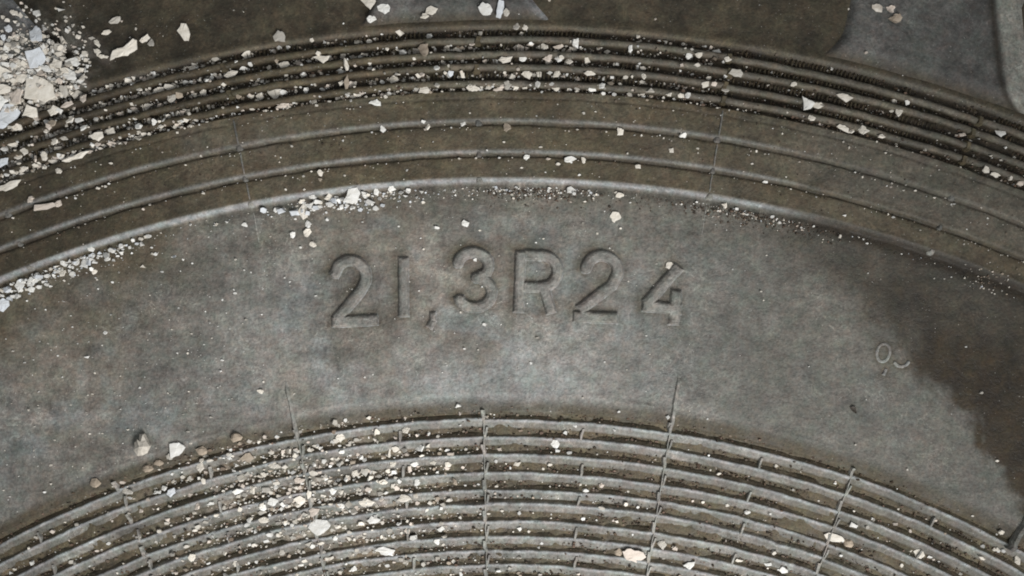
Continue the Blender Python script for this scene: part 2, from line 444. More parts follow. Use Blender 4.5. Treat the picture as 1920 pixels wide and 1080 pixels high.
for a in LINES:
    if a > -20: bar('mould_line', a, 1640, 2018, 3.6, lambda r: (float(base_z(r))+1.45, float(base_z(r))-0.4), C_GRAY*1.15, 5, False)
    if a in (-11, 9):  # the two seams that run on into the panel
        bar('mould_line', a, 2012, 2124, 9.0, lambda r: (0.85, 0.0), C_GRAY*0.9)
        bar('mould_line', a, 2385, 2446, 3.2, lambda r: (0.35, 0.0), C_GRAY*0.9)
        bar('mould_line', a, 2470, 2503, 3.6, lambda r: (float(base_z(r))+0.38, float(base_z(r))), C_GRAY*0.7)
        bar('mould_line', a, 2517, 2560, 3.8, lambda r: (float(base_z(r))+0.42, float(base_z(r))), C_GRAY*0.75)
        bar('mould_line', a, 2575, 2624, 4.4, lambda r: (float(base_z(r))+0.5, float(base_z(r))), C_GRAY*0.6)
    for j, rc in enumerate(RIB_LO[:12]):
        wd = 11 if (j % 2 == 0) else 7
        bar('rib_bridge', a + (0.12 if j % 2 else -0.05), rc-3, rc+18, wd, lambda r: (float(base_z(r))+1.4, float(base_z(r))-0.4), C_GRAY*1.1, 4, False, lean=(4 if j % 2 else -2))
    for j, rc in enumerate(RIB_UP):
        if a == 9 or a == 19 or j % 2 == 0 or a < -15:
            bar('rib_bridge', a + random.uniform(-.1, .1), rc-11, rc+10, 17, lambda r: (3.9, 1.0), C_BROWN*0.8, 4, True)
    bar('rib_bridge', a, 2455, 2469, 16, lambda r: (2.3 if r > 2460 else 1.2, 0.3), C_GRAY*0.9, 3, True)
    bar('rib_bridge', a, 2504, 2516, 11, lambda r: (2.85, 1.6), C_GRAY*0.5, 3, True)
    bar('rib_bridge', a, 2562, 2574, 15, lambda r: (3.35, 2.2), C_GRAY*0.5, 3, True)
for a in (-26, -16, -5.6, 4.4, 14.0, 24):
    for j, rc in enumerate(RIB_LO[:12]):
        if j % 2 == 1:
            bar('rib_bridge', a + random.uniform(-.12, .12), rc-3, rc+20, 8, lambda r: (float(base_z(r))+1.42, float(base_z(r))-0.4), C_GRAY*1.1, 4, False, lean=3)
o = bar('mould_line', 28.3, 2008, 2456, 17, lambda r: (1.9, 0.0), C_GRAY*0.6, 8, False)

# fine radial knurling on the floors between the upper ribs, too fine to pick apart
V = []; F = []; TT = []
for rc in (2734, 2709, 2683, 2657):
    for td in np.arange(-29, 29, 0.165):
        t0 = math.radians(td + random.uniform(-.02, .02)); h = 1.95 + random.uniform(-.6, .3) - 1.6*float(sstep(0.45, 0.6, fbm(np.array(td*40.0), np.array(float(rc)), 55, 601, 3)))
        b = len(V); w = 1.7
        for (r, z) in ((rc-10, 0.2), (rc-6, h), (rc+6, h), (rc+10, 0.2)):
            for x in (-w*1.5, 0, w*1.5):
                V.append(ploc(r, t0 + x/r, z if x == 0 else 0.3)[0]); TT.append(C_BROWN*random.uniform(.5, 1.1))
        for i in range(3):
            for j in range(2):
                F.append((b+i*3+j, b+i*3+j+1, b+i*3+j+4, b+i*3+j+3)[::-1])
kn = mesh_obj('knurling', V, F, RUBBER, tyre, np.array(TT))
kn['kind'] = 'stuff'

# characters
def make_glyph(name, hw, strokes):
    xs = [p[0] for s in strokes for p in s]; ys = [p[1] for s in strokes for p in s]
    st = 1.15 if hw > 5 else 0.9
    gx = np.arange(min(xs)-hw-4, max(xs)+hw+4, st); gy = np.arange(min(ys)-hw-4, max(ys)+hw+4, st)
    PX, PY = np.meshgrid(gx, gy)
    rag = (fbm(PX, PY, 10, int(min(xs)), 3)-0.5)*1.7
    d = glyph_sdf(strokes, hw, PX, PY) + rag
    H = 1.7 if hw > 5 else 0.6
    bev = 5.2 if hw > 5 else 2.2
    k = np.clip((0.6-d)/(bev+0.6), 0, 1); k = 0.6*k + 0.4*k*k*(3-2*k)
    if hw > 5:                       # broader flank on the upper left, shaped to soften the shade there
        d2 = glyph_sdf(strokes, hw, PX-4.5, PY-3.5) + rag
        k = 0.74*k + 0.26*np.minimum(k, np.clip((0.6-d2)/(bev+0.6), 0, 1))
    if hw < 5: H = H*(0.35+1.1*fbm(PX, PY, 16, 92, 2))
    z = -0.45 + (H+0.45)*k + (fbm(PX, PY, 28, 5)-0.5)*0.35*k
    if name == 'digit_four':         # the foot of the four is torn and worn down
        z = z - 1.0*k*sstep(586, 598, PY)*(0.25+1.0*fbm(PX, PY, 9, 91, 2))
    r, t = pol(PX, PY)
    n = fbm(PX, PY, 40, 44); n2 = fbm(PX, PY, 7, 45)
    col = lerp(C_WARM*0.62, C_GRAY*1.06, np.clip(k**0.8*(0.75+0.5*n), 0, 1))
    lit_rim = np.exp(-((d+1.2)/1.5)**2)*sstep(-4, 4, glyph_sdf(strokes, hw, PX+5, PY+4)-d)  # painted highlight along the lit lower-right edges
    col = lerp(col, C_EDGE, np.clip(lit_rim*(n2-0.05)*1.3, 0, 0.8))
    keep = d < 1.6
    idx = -np.ones(PX.shape, int)
    ny, nx = PX.shape
    cell = keep[:-1, :-1] | keep[1:, :-1] | keep[:-1, 1:] | keep[1:, 1:]
    use = np.zeros(PX.shape, bool)
    use[:-1, :-1] |= cell; use[1:, :-1] |= cell; use[:-1, 1:] |= cell; use[1:, 1:] |= cell
    idx[use] = np.arange(use.sum())
    V = ploc(r[use], t[use], z[use])
    ii, jj = np.nonzero(cell)
    F = [(int(idx[i, j]), int(idx[i+1, j]), int(idx[i+1, j+1]), int(idx[i, j+1])) for i, j in zip(ii, jj)]
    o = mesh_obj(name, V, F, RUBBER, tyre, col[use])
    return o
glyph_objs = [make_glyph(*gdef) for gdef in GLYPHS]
glyph_objs[6]['label'] = 'raised digit four with a torn, worn foot'

# tread lugs round the shoulder: one built, the others copied
def make_lug(clean=False):
    rs = np.concatenate([np.arange(2752, 2860, 4.0), np.arange(2860, 2960, 10.0), np.arange(2960, 3260, 30.0)])
    us = np.concatenate([[0, .012, .03, .05, .075], np.linspace(.11, .80, 44), [.815, .83, .845, .86, .885, .91, .935, .96, .98, 1.0]])
    V = []; Tn = []
    for r in rs:
        wl = math.radians(-5.0); wr = math.radians(1.4)
        d = r-2752
        def fil(R): return (R - math.sqrt(max(R*R-(R-min(d, R))**2, 0)))
        xl = wl*r - fil(72); xr = math.radians(1.55-(min(r, 2950)-2767)*0.0088)*r + fil(62)
        xr0 = xr
        if clean: xr += 95
        if d < 60: xl -= 0; xr += 0
        for u in us:
            x = xl + (xr-xl)*u
            k = float(sstep(0, .05, u)*sstep(1.0, (xr0-xl)/(xr-xl) if clean else .92, u))*float(sstep(0, 40, d)*0.8+sstep(0, 14, d)*0.2)
            b = float(base_z(min(r, 3000)))
            if r > 3000: b = 0.0 - (r-3000)*0.03
            h = 2.7*k if r < 3000 else 3.0 + (r-3000)*0.12*0
            n = float(fbm(np.array(x), np.array(r), 60, 401, 3))
            z = b - 0.7*(1-k) + h + (n-0.5)*0.7*k
            if r > 3050: z = z - 1.0
            V.append(ploc(r, x/r, z)[0])
            m1 = float(fbm(np.array(x), np.array(r), 45, 402, 3)); m2 = float(fbm(np.array(x), np.array(r), 14, 403, 2))
            m3 = float(fbm(np.array(x), np.array(r), 120, 405, 3))
            c = C_LUG*(0.35+0.75*m1+0.55*m2*m3)
            c = lerp(c, C_BROWN*(0.35+0.6*m1), np.array(float(sstep(34, 6, d))*0.9))
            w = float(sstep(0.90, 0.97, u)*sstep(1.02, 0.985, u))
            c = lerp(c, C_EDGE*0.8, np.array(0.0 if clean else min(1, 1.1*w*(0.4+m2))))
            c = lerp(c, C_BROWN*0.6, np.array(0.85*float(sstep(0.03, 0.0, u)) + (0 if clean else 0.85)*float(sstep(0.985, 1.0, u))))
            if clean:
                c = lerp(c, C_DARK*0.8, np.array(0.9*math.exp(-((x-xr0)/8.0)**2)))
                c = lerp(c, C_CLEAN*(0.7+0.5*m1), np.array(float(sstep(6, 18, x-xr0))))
            Tn.append(c)
    n = len(us)
    F = grid_faces(len(rs), n, False, True)
    # outer end goes down to the tread floor
    base = len(V)
    for j, u in enumerate(us):
        v = V[(len(rs)-1)*n+j]; V.append(np.array((v[0], v[1], -0.20))); Tn.append(C_LUG)
    for j in range(n-1):
        F.append(((len(rs)-1)*n+j, base+j, base+j+1, (len(rs)-1)*n+j+1)[::-1])
    return mesh_obj('tread_lug', V, F, RUBBER, tyre, np.array(Tn))
lug0 = make_lug()
lug_clean = make_lug(True)
lug_clean['label'] = 'lug with a smooth pale flank facing the light'
lug_clean.rotation_euler = (0, 0, -math.radians(LUG_PITCH))
for k in range(2, 20):
    c = lug0.copy(); COL.objects.link(c); c.parent = tyre
    c.rotation_euler = (0, 0, -math.radians(LUG_PITCH*k))
lug0_r = lug0

# ------------------------------------------------------------------ loose things lying on the tyre
WHITE = (0.80, 0.79, 0.76); CREAM = (0.76, 0.71, 0.63); TAN = (0.40, 0.335, 0.265); BLUE = (0.68, 0.71, 0.75); GREY = (0.52, 0.49, 0.44); PINK = (0.66, 0.58, 0.51)
TINTW = {WHITE: 'white', CREAM: 'cream', TAN: 'tan', BLUE: 'bluish white', GREY: 'grey', PINK: 'beige'}
def chip_geom(w, h, thick, curl, rough=0.30, n=None, shape=None):
    """an angular broken flake: outline, bevelled top, curled surface; metres, lying flat, centred on its base"""
    n = n or random.choice((4, 5, 5, 6, 6, 7))
    a0 = random.random()*6.28
    pts = []
    for i in range(n):
        a = a0 + 6.283*(i + random.uniform(-.32, .32))/n
        k = 1 + random.uniform(-rough, rough)
        pts.append((math.cos(a)*w/2*k, math.sin(a)*h/2*k))
    if shape: pts = shape; n = len(pts)
    # a broken outline has kinks on its longer sides
    out = []
    for i in range(n):
        a, b = pts[i], pts[(i+1) % n]
        out.append(a)
        for q0 in ((0.5,) if random.random() < .5 else (0.33, 0.67)):
            q = q0 + random.uniform(-.12, .12); j = random.uniform(-.10, .09)
            out.append((a[0]+(b[0]-a[0])*q + (b[1]-a[1])*j, a[1]+(b[1]-a[1])*q - (b[0]-a[0])*j))
    n = len(out); m = max(w, h)/2
    def lift(x, y): return curl*((x*0.8+y*0.6)**2)/m + curl*0.3*(x*y)/m
    V = [(x, y, lift(x, y)) for x, y in out]
    V += [(x*.97, y*.97, lift(x, y)+thick*random.uniform(.75, 1.15)) for x, y in out]
    V += [(x*.55, y*.55, lift(x*.55, y*.55)+thick*random.uniform(.9, 1.3)) for x, y in out]
    c = len(V); V.append((0, 0, thick*1.15))
    F = [tuple(range(n))[::-1]]
    for i in range(n):
        j = (i+1) % n
        F += [(i, j, n+j, n+i), (n+i, n+j, 2*n+j, 2*n+i), (2*n+i, 2*n+j, c)]
    return V, F
def stone_geom(w, h, t, rag):
    V = []; F = []
    nu, nv = 9, 5
    off = random.random()*100
    V.append((0, 0, -t*0.4))
    for i in range(1, nv):
        ph = math.pi*i/nv - math.pi/2
        for j in range(nu):
            a = 6.283*j/nu
            k = 1 + rag*(random.random()-0.5)*2
            V.append((math.cos(ph)*math.cos(a)*w/2*k, math.cos(ph)*math.sin(a)*h/2*k, (math.sin(ph)*0.5+0.1)*t*(1+rag*(random.random()-.5))))
    V.append((0, 0, t*0.6))
    top = len(V)-1
    for j in range(nu):
        F.append((0, 1+(j+1) % nu, 1+j))
        for i in range(nv-2):
            a = 1+i*nu+j; b = 1+i*nu+(j+1) % nu
            F.append((a, b, b+nu, a+nu))
        F.append((1+(nv-2)*nu+j, 1+(nv-2)*nu+(j+1) % nu, top))
    return V, F
def rest_height(px, py, w, h):
    zs = []
    for dx, dy in ((0, 0), (.3, 0), (-.3, 0), (0, .3), (0, -.3)):
        r, t = pol(px+dx*w, py+dy*h)
        zs.append(surf_z(r, t))
    return zs

# individually placed pieces: x, y, width, height, turn, tint, kind
W_, C_, T_, B_, G_, P_ = WHITE, CREAM, TAN, BLUE, GREY, PINK
PIECES = [
 (240,95,52,26,26,C_,'f'),(347,62,24,36,10,C_,'f'),(220,40,24,13,30,G_,'f'),(203,62,20,10,0,C_,'f'),(185,83,14,14,0,C_,'f'),(186,100,12,14,20,C_,'f'),(198,108,18,8,0,C_,'f'),(274,76,24,11,35,C_,'f'),(287,82,12,16,0,G_,'f'),
 (83,72,24,36,0,B_,'f'),(85,172,62,46,-20,C_,'f'),(28,215,46,36,20,B_,'f'),(68,215,30,26,0,C_,'f'),(18,140,42,28,15,C_,'f'),(45,125,28,22,0,C_,'f'),(78,112,34,40,20,B_,'f'),(120,125,26,22,40,C_,'f'),(150,120,28,18,-20,W_,'f'),(97,133,22,16,0,W_,'f'),(143,147,22,24,0,W_,'f'),(122,95,22,18,0,G_,'f'),(110,210,24,18,30,C_,'f'),(25,60,14,14,0,B_,'f'),(36,29,20,9,-20,C_,'f'),(20,112,14,12,0,C_,'f'),(22,172,30,22,10,C_,'f'),(45,185,30,26,30,P_,'f'),(10,195,26,24,0,W_,'f'),(52,150,30,18,0,C_,'f'),(128,172,16,30,10,G_,'f'),(162,150,12,16,0,C_,'f'),(148,178,18,20,0,G_,'f'),(163,188,18,16,0,P_,'f'),(135,200,22,10,20,P_,'f'),(10,235,24,16,0,B_,'f'),(95,95,12,14,0,W_,'f'),(40,90,14,20,0,G_,'f'),(18,75,10,14,0,B_,'f'),(188,200,18,14,20,G_,'f'),(105,235,18,14,10,T_,'f'),(40,240,20,12,20,C_,'f'),
 (355,130,26,10,10,C_,'f'),(322,166,22,20,0,G_,'f'),(306,170,16,12,0,C_,'f'),(326,186,20,20,0,G_,'f'),(340,180,14,14,0,T_,'f'),(437,141,26,14,15,C_,'f'),(365,155,14,12,0,P_,'f'),(467,104,20,16,0,C_,'f'),(378,153,12,8,0,C_,'f'),(365,178,14,10,0,C_,'f'),(382,174,14,12,0,C_,'f'),(418,172,10,10,0,W_,'f'),(275,202,14,14,0,C_,'f'),(285,228,14,14,0,C_,'f'),(296,232,12,12,0,W_,'f'),(310,222,14,12,0,G_,'f'),(395,202,16,12,0,C_,'f'),(368,206,12,12,0,C_,'f'),
 (211,250,22,20,0,C_,'f'),(190,260,24,16,20,C_,'f'),(150,296,56,12,22,C_,'f'),(90,387,48,13,16,P_,'f'),(116,384,16,14,0,P_,'f'),(65,376,12,12,0,P_,'f'),(165,243,14,12,0,W_,'f'),(215,272,18,12,-20,P_,'f'),(22,350,44,14,25,C_,'f'),(10,308,34,14,28,B_,'f'),(38,296,16,12,0,C_,'f'),(55,286,14,16,0,C_,'f'),(76,300,12,16,0,P_,'f'),(92,295,14,22,20,C_,'f'),(12,280,16,14,0,W_,'f'),(30,272,18,12,20,C_,'f'),(68,262,18,12,0,P_,'f'),(110,268,18,12,15,C_,'f'),(128,262,14,10,0,G_,'f'),(52,318,18,10,20,C_,'f'),(118,322,14,12,0,C_,'f'),(100,240,12,14,0,P_,'f'),(140,228,18,12,15,C_,'f'),(38,242,12,14,0,C_,'f'),(67,372,9,9,0,P_,'f'),
 (693,10,30,28,0,C_,'f'),(722,22,22,18,0,W_,'f'),(697,41,18,14,0,W_,'f'),(810,26,24,15,5,C_,'f'),(799,37,14,12,0,C_,'f'),(912,22,24,22,20,W_,'f'),(937,22,17,36,-10,B_,'f'),(950,30,12,14,0,G_,'f'),(526,72,30,24,10,G_,'f'),(587,78,8,12,0,C_,'f'),(606,115,34,17,0,C_,'f'),(536,124,26,14,20,C_,'f'),(506,127,14,10,20,C_,'f'),(638,135,20,16,0,W_,'f'),(652,128,9,26,15,C_,'u'),(653,159,11,26,0,T_,'u'),(517,178,28,18,0,C_,'f'),(591,193,18,11,0,C_,'f'),(534,200,34,12,12,P_,'f'),(488,182,18,14,0,C_,'f'),(685,101,18,8,0,C_,'f'),(776,96,28,9,5,G_,'f'),(739,150,20,15,0,C_,'f'),(784,144,12,12,0,C_,'f'),(708,196,22,13,0,W_,'f'),(798,171,30,12,5,C_,'f'),(887,168,30,13,0,C_,'f'),(858,93,26,10,0,C_,'f'),(948,115,28,16,0,C_,'f'),(928,117,14,14,0,W_,'f'),(911,118,18,12,0,P_,'f'),(845,140,12,12,0,B_,'f'),(866,142,14,15,0,C_,'f'),(952,163,16,17,0,G_,'f'),(719,243,16,14,0,W_,'f'),(796,231,10,8,0,W_,'f'),(804,240,12,10,0,C_,'f'),(869,235,14,8,10,W_,'f'),(952,242,17,20,0,T_,'f'),(602,326,13,13,0,C_,'f'),(602,338,7,11,0,T_,'f'),(640,157,10,12,0,C_,'f'),(935,170,18,12,0,P_,'f'),(916,166,12,10,0,G_,'f'),(705,135,10,9,0,C_,'f'),
 (661,363,36,28,10,W_,'f'),(567,397,20,26,0,C_,'f'),(587,369,16,10,0,W_,'f'),(617,371,20,17,20,C_,'f'),(685,366,18,16,0,W_,'f'),(706,359,14,14,0,W_,'f'),(734,354,14,12,0,W_,'f'),(577,421,14,13,0,W_,'f'),(576,437,15,15,20,C_,'f'),(548,439,9,13,0,W_,'f'),(588,458,18,15,0,C_,'f'),(872,418,18,15,-10,W_,'f'),(819,427,9,10,0,W_,'f'),(892,487,7,10,0,W_,'f'),(908,608,8,12,0,W_,'f'),(765,357,14,9,0,W_,'f'),(580,385,20,12,0,W_,'f'),(633,372,12,10,0,W_,'f'),(566,378,12,10,0,C_,'f'),
 (1154,407,22,19,0,C_,'f'),(1254,497,13,12,0,C_,'f'),(1070,357,18,14,0,W_,'f'),(1162,365,16,10,10,C_,'f'),(1358,385,9,15,0,C_,'f'),(1162,247,16,14,0,C_,'f'),(1278,255,16,11,0,W_,'f'),(1257,284,12,11,0,C_,'f'),(1069,301,24,17,-10,W_,'f'),(1094,301,9,14,0,C_,'f'),(1195,313,12,9,0,C_,'f'),(986,296,14,10,0,W_,'f'),(1027,299,8,8,0,P_,'f'),(1046,309,8,8,0,C_,'f'),
 (1078,86,12,20,0,W_,'u'),(975,91,28,13,0,P_,'f'),(1019,89,20,11,0,C_,'f'),(1047,90,22,9,15,P_,'f'),(980,113,14,13,0,W_,'f'),(1049,113,16,12,0,W_,'f'),(1067,117,13,14,0,C_,'f'),(1028,113,18,14,0,P_,'f'),(988,141,20,17,0,C_,'f'),(1103,141,20,13,0,C_,'f'),(1045,141,16,15,0,C_,'f'),(1128,165,14,11,0,W_,'f'),(1375,140,30,19,0,G_,'f'),(1358,144,9,10,0,W_,'f'),(1306,107,18,12,0,C_,'f'),(1289,108,14,10,0,W_,'f'),(1360,115,16,9,-15,C_,'f'),(1319,162,16,13,0,C_,'f'),(1358,170,20,13,0,G_,'f'),(1286,183,14,13,0,W_,'f'),(1252,181,14,8,0,C_,'f'),(1273,182,14,11,0,C_,'f'),(1010,142,14,12,0,C_,'f'),(1205,148,9,13,0,C_,'f'),(1180,95,9,13,0,W_,'f'),(1275,127,12,8,0,P_,'f'),(968,53,12,12,0,G_,'f'),(985,56,12,12,0,C_,'f'),(978,66,10,9,0,C_,'f'),(1335,160,12,12,0,P_,'f'),(1042,168,16,10,0,C_,'f'),(965,166,14,11,0,C_,'f'),
 (1510,196,24,26,20,W_,'f'),(1529,200,20,11,10,C_,'f'),(1577,185,26,15,-20,C_,'f'),(1516,225,14,11,0,C_,'f'),(1575,242,26,13,-25,C_,'f'),(1612,248,18,20,20,C_,'f'),(1647,259,18,8,0,C_,'f'),(1484,162,12,11,0,C_,'f'),(1558,129,10,9,0,W_,'f'),(1696,193,10,12,0,W_,'f'),(1680,214,16,14,-20,C_,'f'),(1870,250,20,16,-20,W_,'f'),(1840,320,12,13,0,C_,'f'),(1858,328,20,10,-25,C_,'f'),(1905,345,14,10,0,P_,'f'),(1800,254,14,8,0,P_,'f'),(1675,191,12,8,0,C_,'f'),(1538,234,10,9,0,P_,'f'),(1592,248,12,10,0,C_,'f'),(1580,405,7,6,0,W_,'f'),(1433,342,9,9,0,W_,'f'),(1886,336,10,9,0,C_,'f'),
 (4,570,24,34,0,B_,'f'),(39,534,16,25,-10,W_,'f'),(61,529,26,17,10,W_,'f'),(59,542,12,13,0,W_,'f'),(172,467,12,9,0,W_,'f'),(157,495,18,18,0,W_,'f'),(172,481,20,13,15,B_,'f'),(211,470,16,12,0,W_,'f'),(230,475,10,8,0,W_,'f'),(178,509,12,12,0,C_,'f'),(117,512,14,13,0,C_,'f'),(137,513,10,10,0,W_,'f'),(278,443,8,10,0,W_,'f'),(250,451,8,10,0,W_,'f'),(460,421,12,11,0,W_,'f'),(268,500,9,9,0,C_,'f'),(131,490,8,12,0,W_,'f'),(163,669,8,8,0,W_,'f'),(198,623,9,9,0,W_,'f'),(15,545,16,10,0,W_,'f'),(75,538,9,10,0,W_,'f'),(146,492,10,12,0,W_,'f'),(118,493,12,9,0,W_,'f'),(188,354,8,8,0,C_,'f'),
 (271,834,28,38,0,G_,'s'),(333,841,34,28,0,W_,'f'),(378,845,20,16,0,T_,'p'),(444,819,20,20,0,T_,'p'),(278,878,20,16,0,T_,'p'),(298,868,18,12,0,T_,'p'),(180,906,22,17,0,T_,'p'),(374,878,14,19,0,C_,'f'),(320,924,20,15,20,B_,'f'),(237,922,22,14,0,G_,'f'),(293,924,20,9,20,W_,'f'),(306,917,10,11,0,W_,'f'),(368,952,12,14,0,P_,'f'),(444,921,20,11,0,W_,'f'),(474,921,14,14,0,C_,'f'),(463,858,24,18,20,T_,'f'),(430,858,12,12,0,W_,'f'),(381,902,12,13,0,C_,'f'),(359,1047,14,14,0,C_,'f'),(418,1039,10,10,0,C_,'f'),(439,1061,12,12,0,C_,'f'),(317,857,14,12,0,G_,'f'),(492,893,14,12,0,C_,'f'),(448,957,12,10,0,C_,'f'),(490,950,10,16,0,C_,'f'),(393,945,14,9,20,W_,'f'),(403,968,10,9,0,C_,'f'),
 (598,991,44,30,0,W_,'f'),(698,975,28,13,-5,W_,'f'),(726,1035,30,16,-5,W_,'f'),(760,1057,16,13,-15,C_,'f'),(661,1070,12,10,0,W_,'f'),(626,1011,14,11,0,W_,'f'),(589,960,28,16,15,P_,'f'),(560,971,18,12,0,P_,'f'),(758,935,28,13,0,C_,'f'),(689,943,30,18,0,C_,'f'),(639,950,12,13,0,W_,'f'),(739,913,18,14,0,C_,'f'),(623,921,16,14,0,W_,'f'),(639,924,16,11,0,C_,'f'),(682,885,22,19,0,G_,'f'),(637,821,16,13,0,C_,'f'),(706,810,14,15,0,C_,'f'),(760,808,16,13,0,C_,'f'),(787,841,16,13,0,W_,'f'),(728,852,13,16,0,C_,'f'),(741,843,16,14,0,C_,'f'),(776,872,14,11,0,W_,'f'),(767,882,8,22,10,P_,'u'),(839,871,14,14,0,C_,'f'),(781,907,12,12,0,W_,'f'),(851,904,9,16,0,T_,'u'),(623,829,12,8,0,W_,'f'),(826,994,14,9,15,W_,'f'),(819,1018,14,11,0,W_,'f'),(858,761,12,10,-30,W_,'f'),(511,874,18,15,0,C_,'f'),(515,915,12,10,0,W_,'f'),(491,952,12,15,0,W_,'f'),(510,941,18,15,0,W_,'f'),(561,939,24,17,0,C_,'f'),(578,928,12,17,0,C_,'f'),(560,902,24,11,0,P_,'f'),(526,1039,14,13,0,G_,'f'),(615,1050,22,8,10,C_,'f'),(495,976,20,12,10,C_,'f'),(489,733,18,11,10,C_,'f'),(935,1074,10,8,0,W_,'f'),(528,948,12,12,0,W_,'f'),(650,898,12,14,0,C_,'f'),(663,889,16,14,0,C_,'f'),(608,897,10,12,0,C_,'f'),(672,920,14,9,0,C_,'f'),(718,905,16,9,0,C_,'f'),(714,939,14,9,0,P_,'f'),(676,1010,18,9,10,C_,'f'),(653,1012,12,10,0,C_,'f'),(734,1008,9,10,0,W_,'f'),(762,998,10,12,0,P_,'f'),(588,872,12,9,0,W_,'f'),(640,848,14,9,0,W_,'f'),(735,872,14,12,0,C_,'f'),(533,876,9,12,0,C_,'f'),
 (1042,833,14,16,0,W_,'f'),(1078,799,8,10,0,W_,'f'),(1152,807,10,7,0,W_,'f'),(1252,782,12,9,-20,W_,'f'),(1160,772,7,7,0,W_,'f'),(1190,1043,44,27,5,P_,'f'),(1160,1039,15,15,0,T_,'p'),(1243,1023,18,18,0,G_,'f'),(1267,1031,12,10,-20,P_,'f'),(1295,1063,22,16,20,W_,'f'),(1388,1054,18,11,10,C_,'f'),(971,871,16,11,20,C_,'f'),(1032,873,8,8,0,C_,'f'),(974,993,12,10,0,W_,'f'),(1127,913,14,8,0,P_,'f'),(1197,953,9,8,0,W_,'f'),(1175,947,10,9,0,C_,'f'),(1403,963,14,9,0,W_,'f'),(1088,910,12,6,0,C_,'f'),(1320,944,8,7,0,C_,'f'),
 (1566,1009,38,17,-12,C_,'f'),(1594,1021,18,15,-20,T_,'p'),(1603,985,24,12,-12,W_,'f'),(1729,1041,22,19,0,C_,'f'),(1714,1037,10,10,0,C_,'f'),(1747,1047,10,10,0,W_,'f'),(1446,965,8,8,0,W_,'f'),(1470,1072,18,15,0,W_,'f'),(1877,998,18,9,-10,C_,'f'),(1910,1052,13,20,20,C_,'f'),(1871,1032,14,10,-15,C_,'f'),(1883,1034,10,9,0,W_,'f'),(1442,1061,12,10,0,W_,'f'),(1579,1044,10,6,0,W_,'f'),(1844,1047,16,8,-20,C_,'f'),(1630,990,10,10,0,G_,'f'),
 (798,98,20,32,10,T_,'l'),(1638,20,22,16,-20,C_,'l'),(1663,22,22,14,30,P_,'l'),(1672,40,24,16,20,T_,'l'),(1600,768,9,22,40,(0.05,0.04,0.03),'l'),
]
def zone_of(px, py):
    r, t = pol(px, py); td = math.degrees(t)
    ordn = ['first', 'second', 'third', 'fourth', 'fifth', 'sixth', 'seventh', 'eighth', 'ninth', 'tenth', 'eleventh']
    if px < 180 and py < 228 and r > 2700: return 'in the upper left heap', 'flakes heaped at the upper left'
    if r > 2752:
        return ('in brown hollow', 'flakes in the hollows between lugs') if in_gap(td) else ('on grey tread lug', 'flakes on the tread lugs')
    if r > 2628:
        k = sum(1 for rc in RIB_UP if r < rc)
        return f'in {ordn[k]} upper groove', 'flakes caught in the upper ribs'
    if r > 2458:
        k = 'top' if r > 2568 else ('middle' if r > 2510 else 'lowest')
        return f'on {k} flat band', 'flakes on the stepped bands'
    if r > 2405: return 'at foot of step', 'flakes along the foot of the step'
    if r > 2046: return 'on lettered panel', 'flakes lying on the lettered panel'
    k = sum(1 for rc in RIB_LO if r < rc-6)
    return (f'in {ordn[min(k-1,10)]} lower groove' if k else 'above topmost lower rib'), 'flakes caught in the lower ribs'
def spot_of(px, py):
    side = 'above' if py < 530 else 'below'
    marks = [(-99, 'at left picture edge'), (70, 'far left of lettering'), (230, 'left of lettering'), (420, 'just left of lettering'), (600, f'{side} first digit 2'), (715, f'{side} digit 1'),
             (790, f'{side} the comma'), (845, f'{side} digit 3'), (945, f'{side} letter R'), (1062, f'{side} second digit 2'), (1185, f'{side} digit 4'),
             (1310, 'just right of lettering'), (1480, 'right of lettering'), (1650, 'far right of lettering'), (1810, 'at right picture edge')]
    out = marks[0][1]
    for x, s in marks:
        if px >= x: out = s
    return out
entries = []
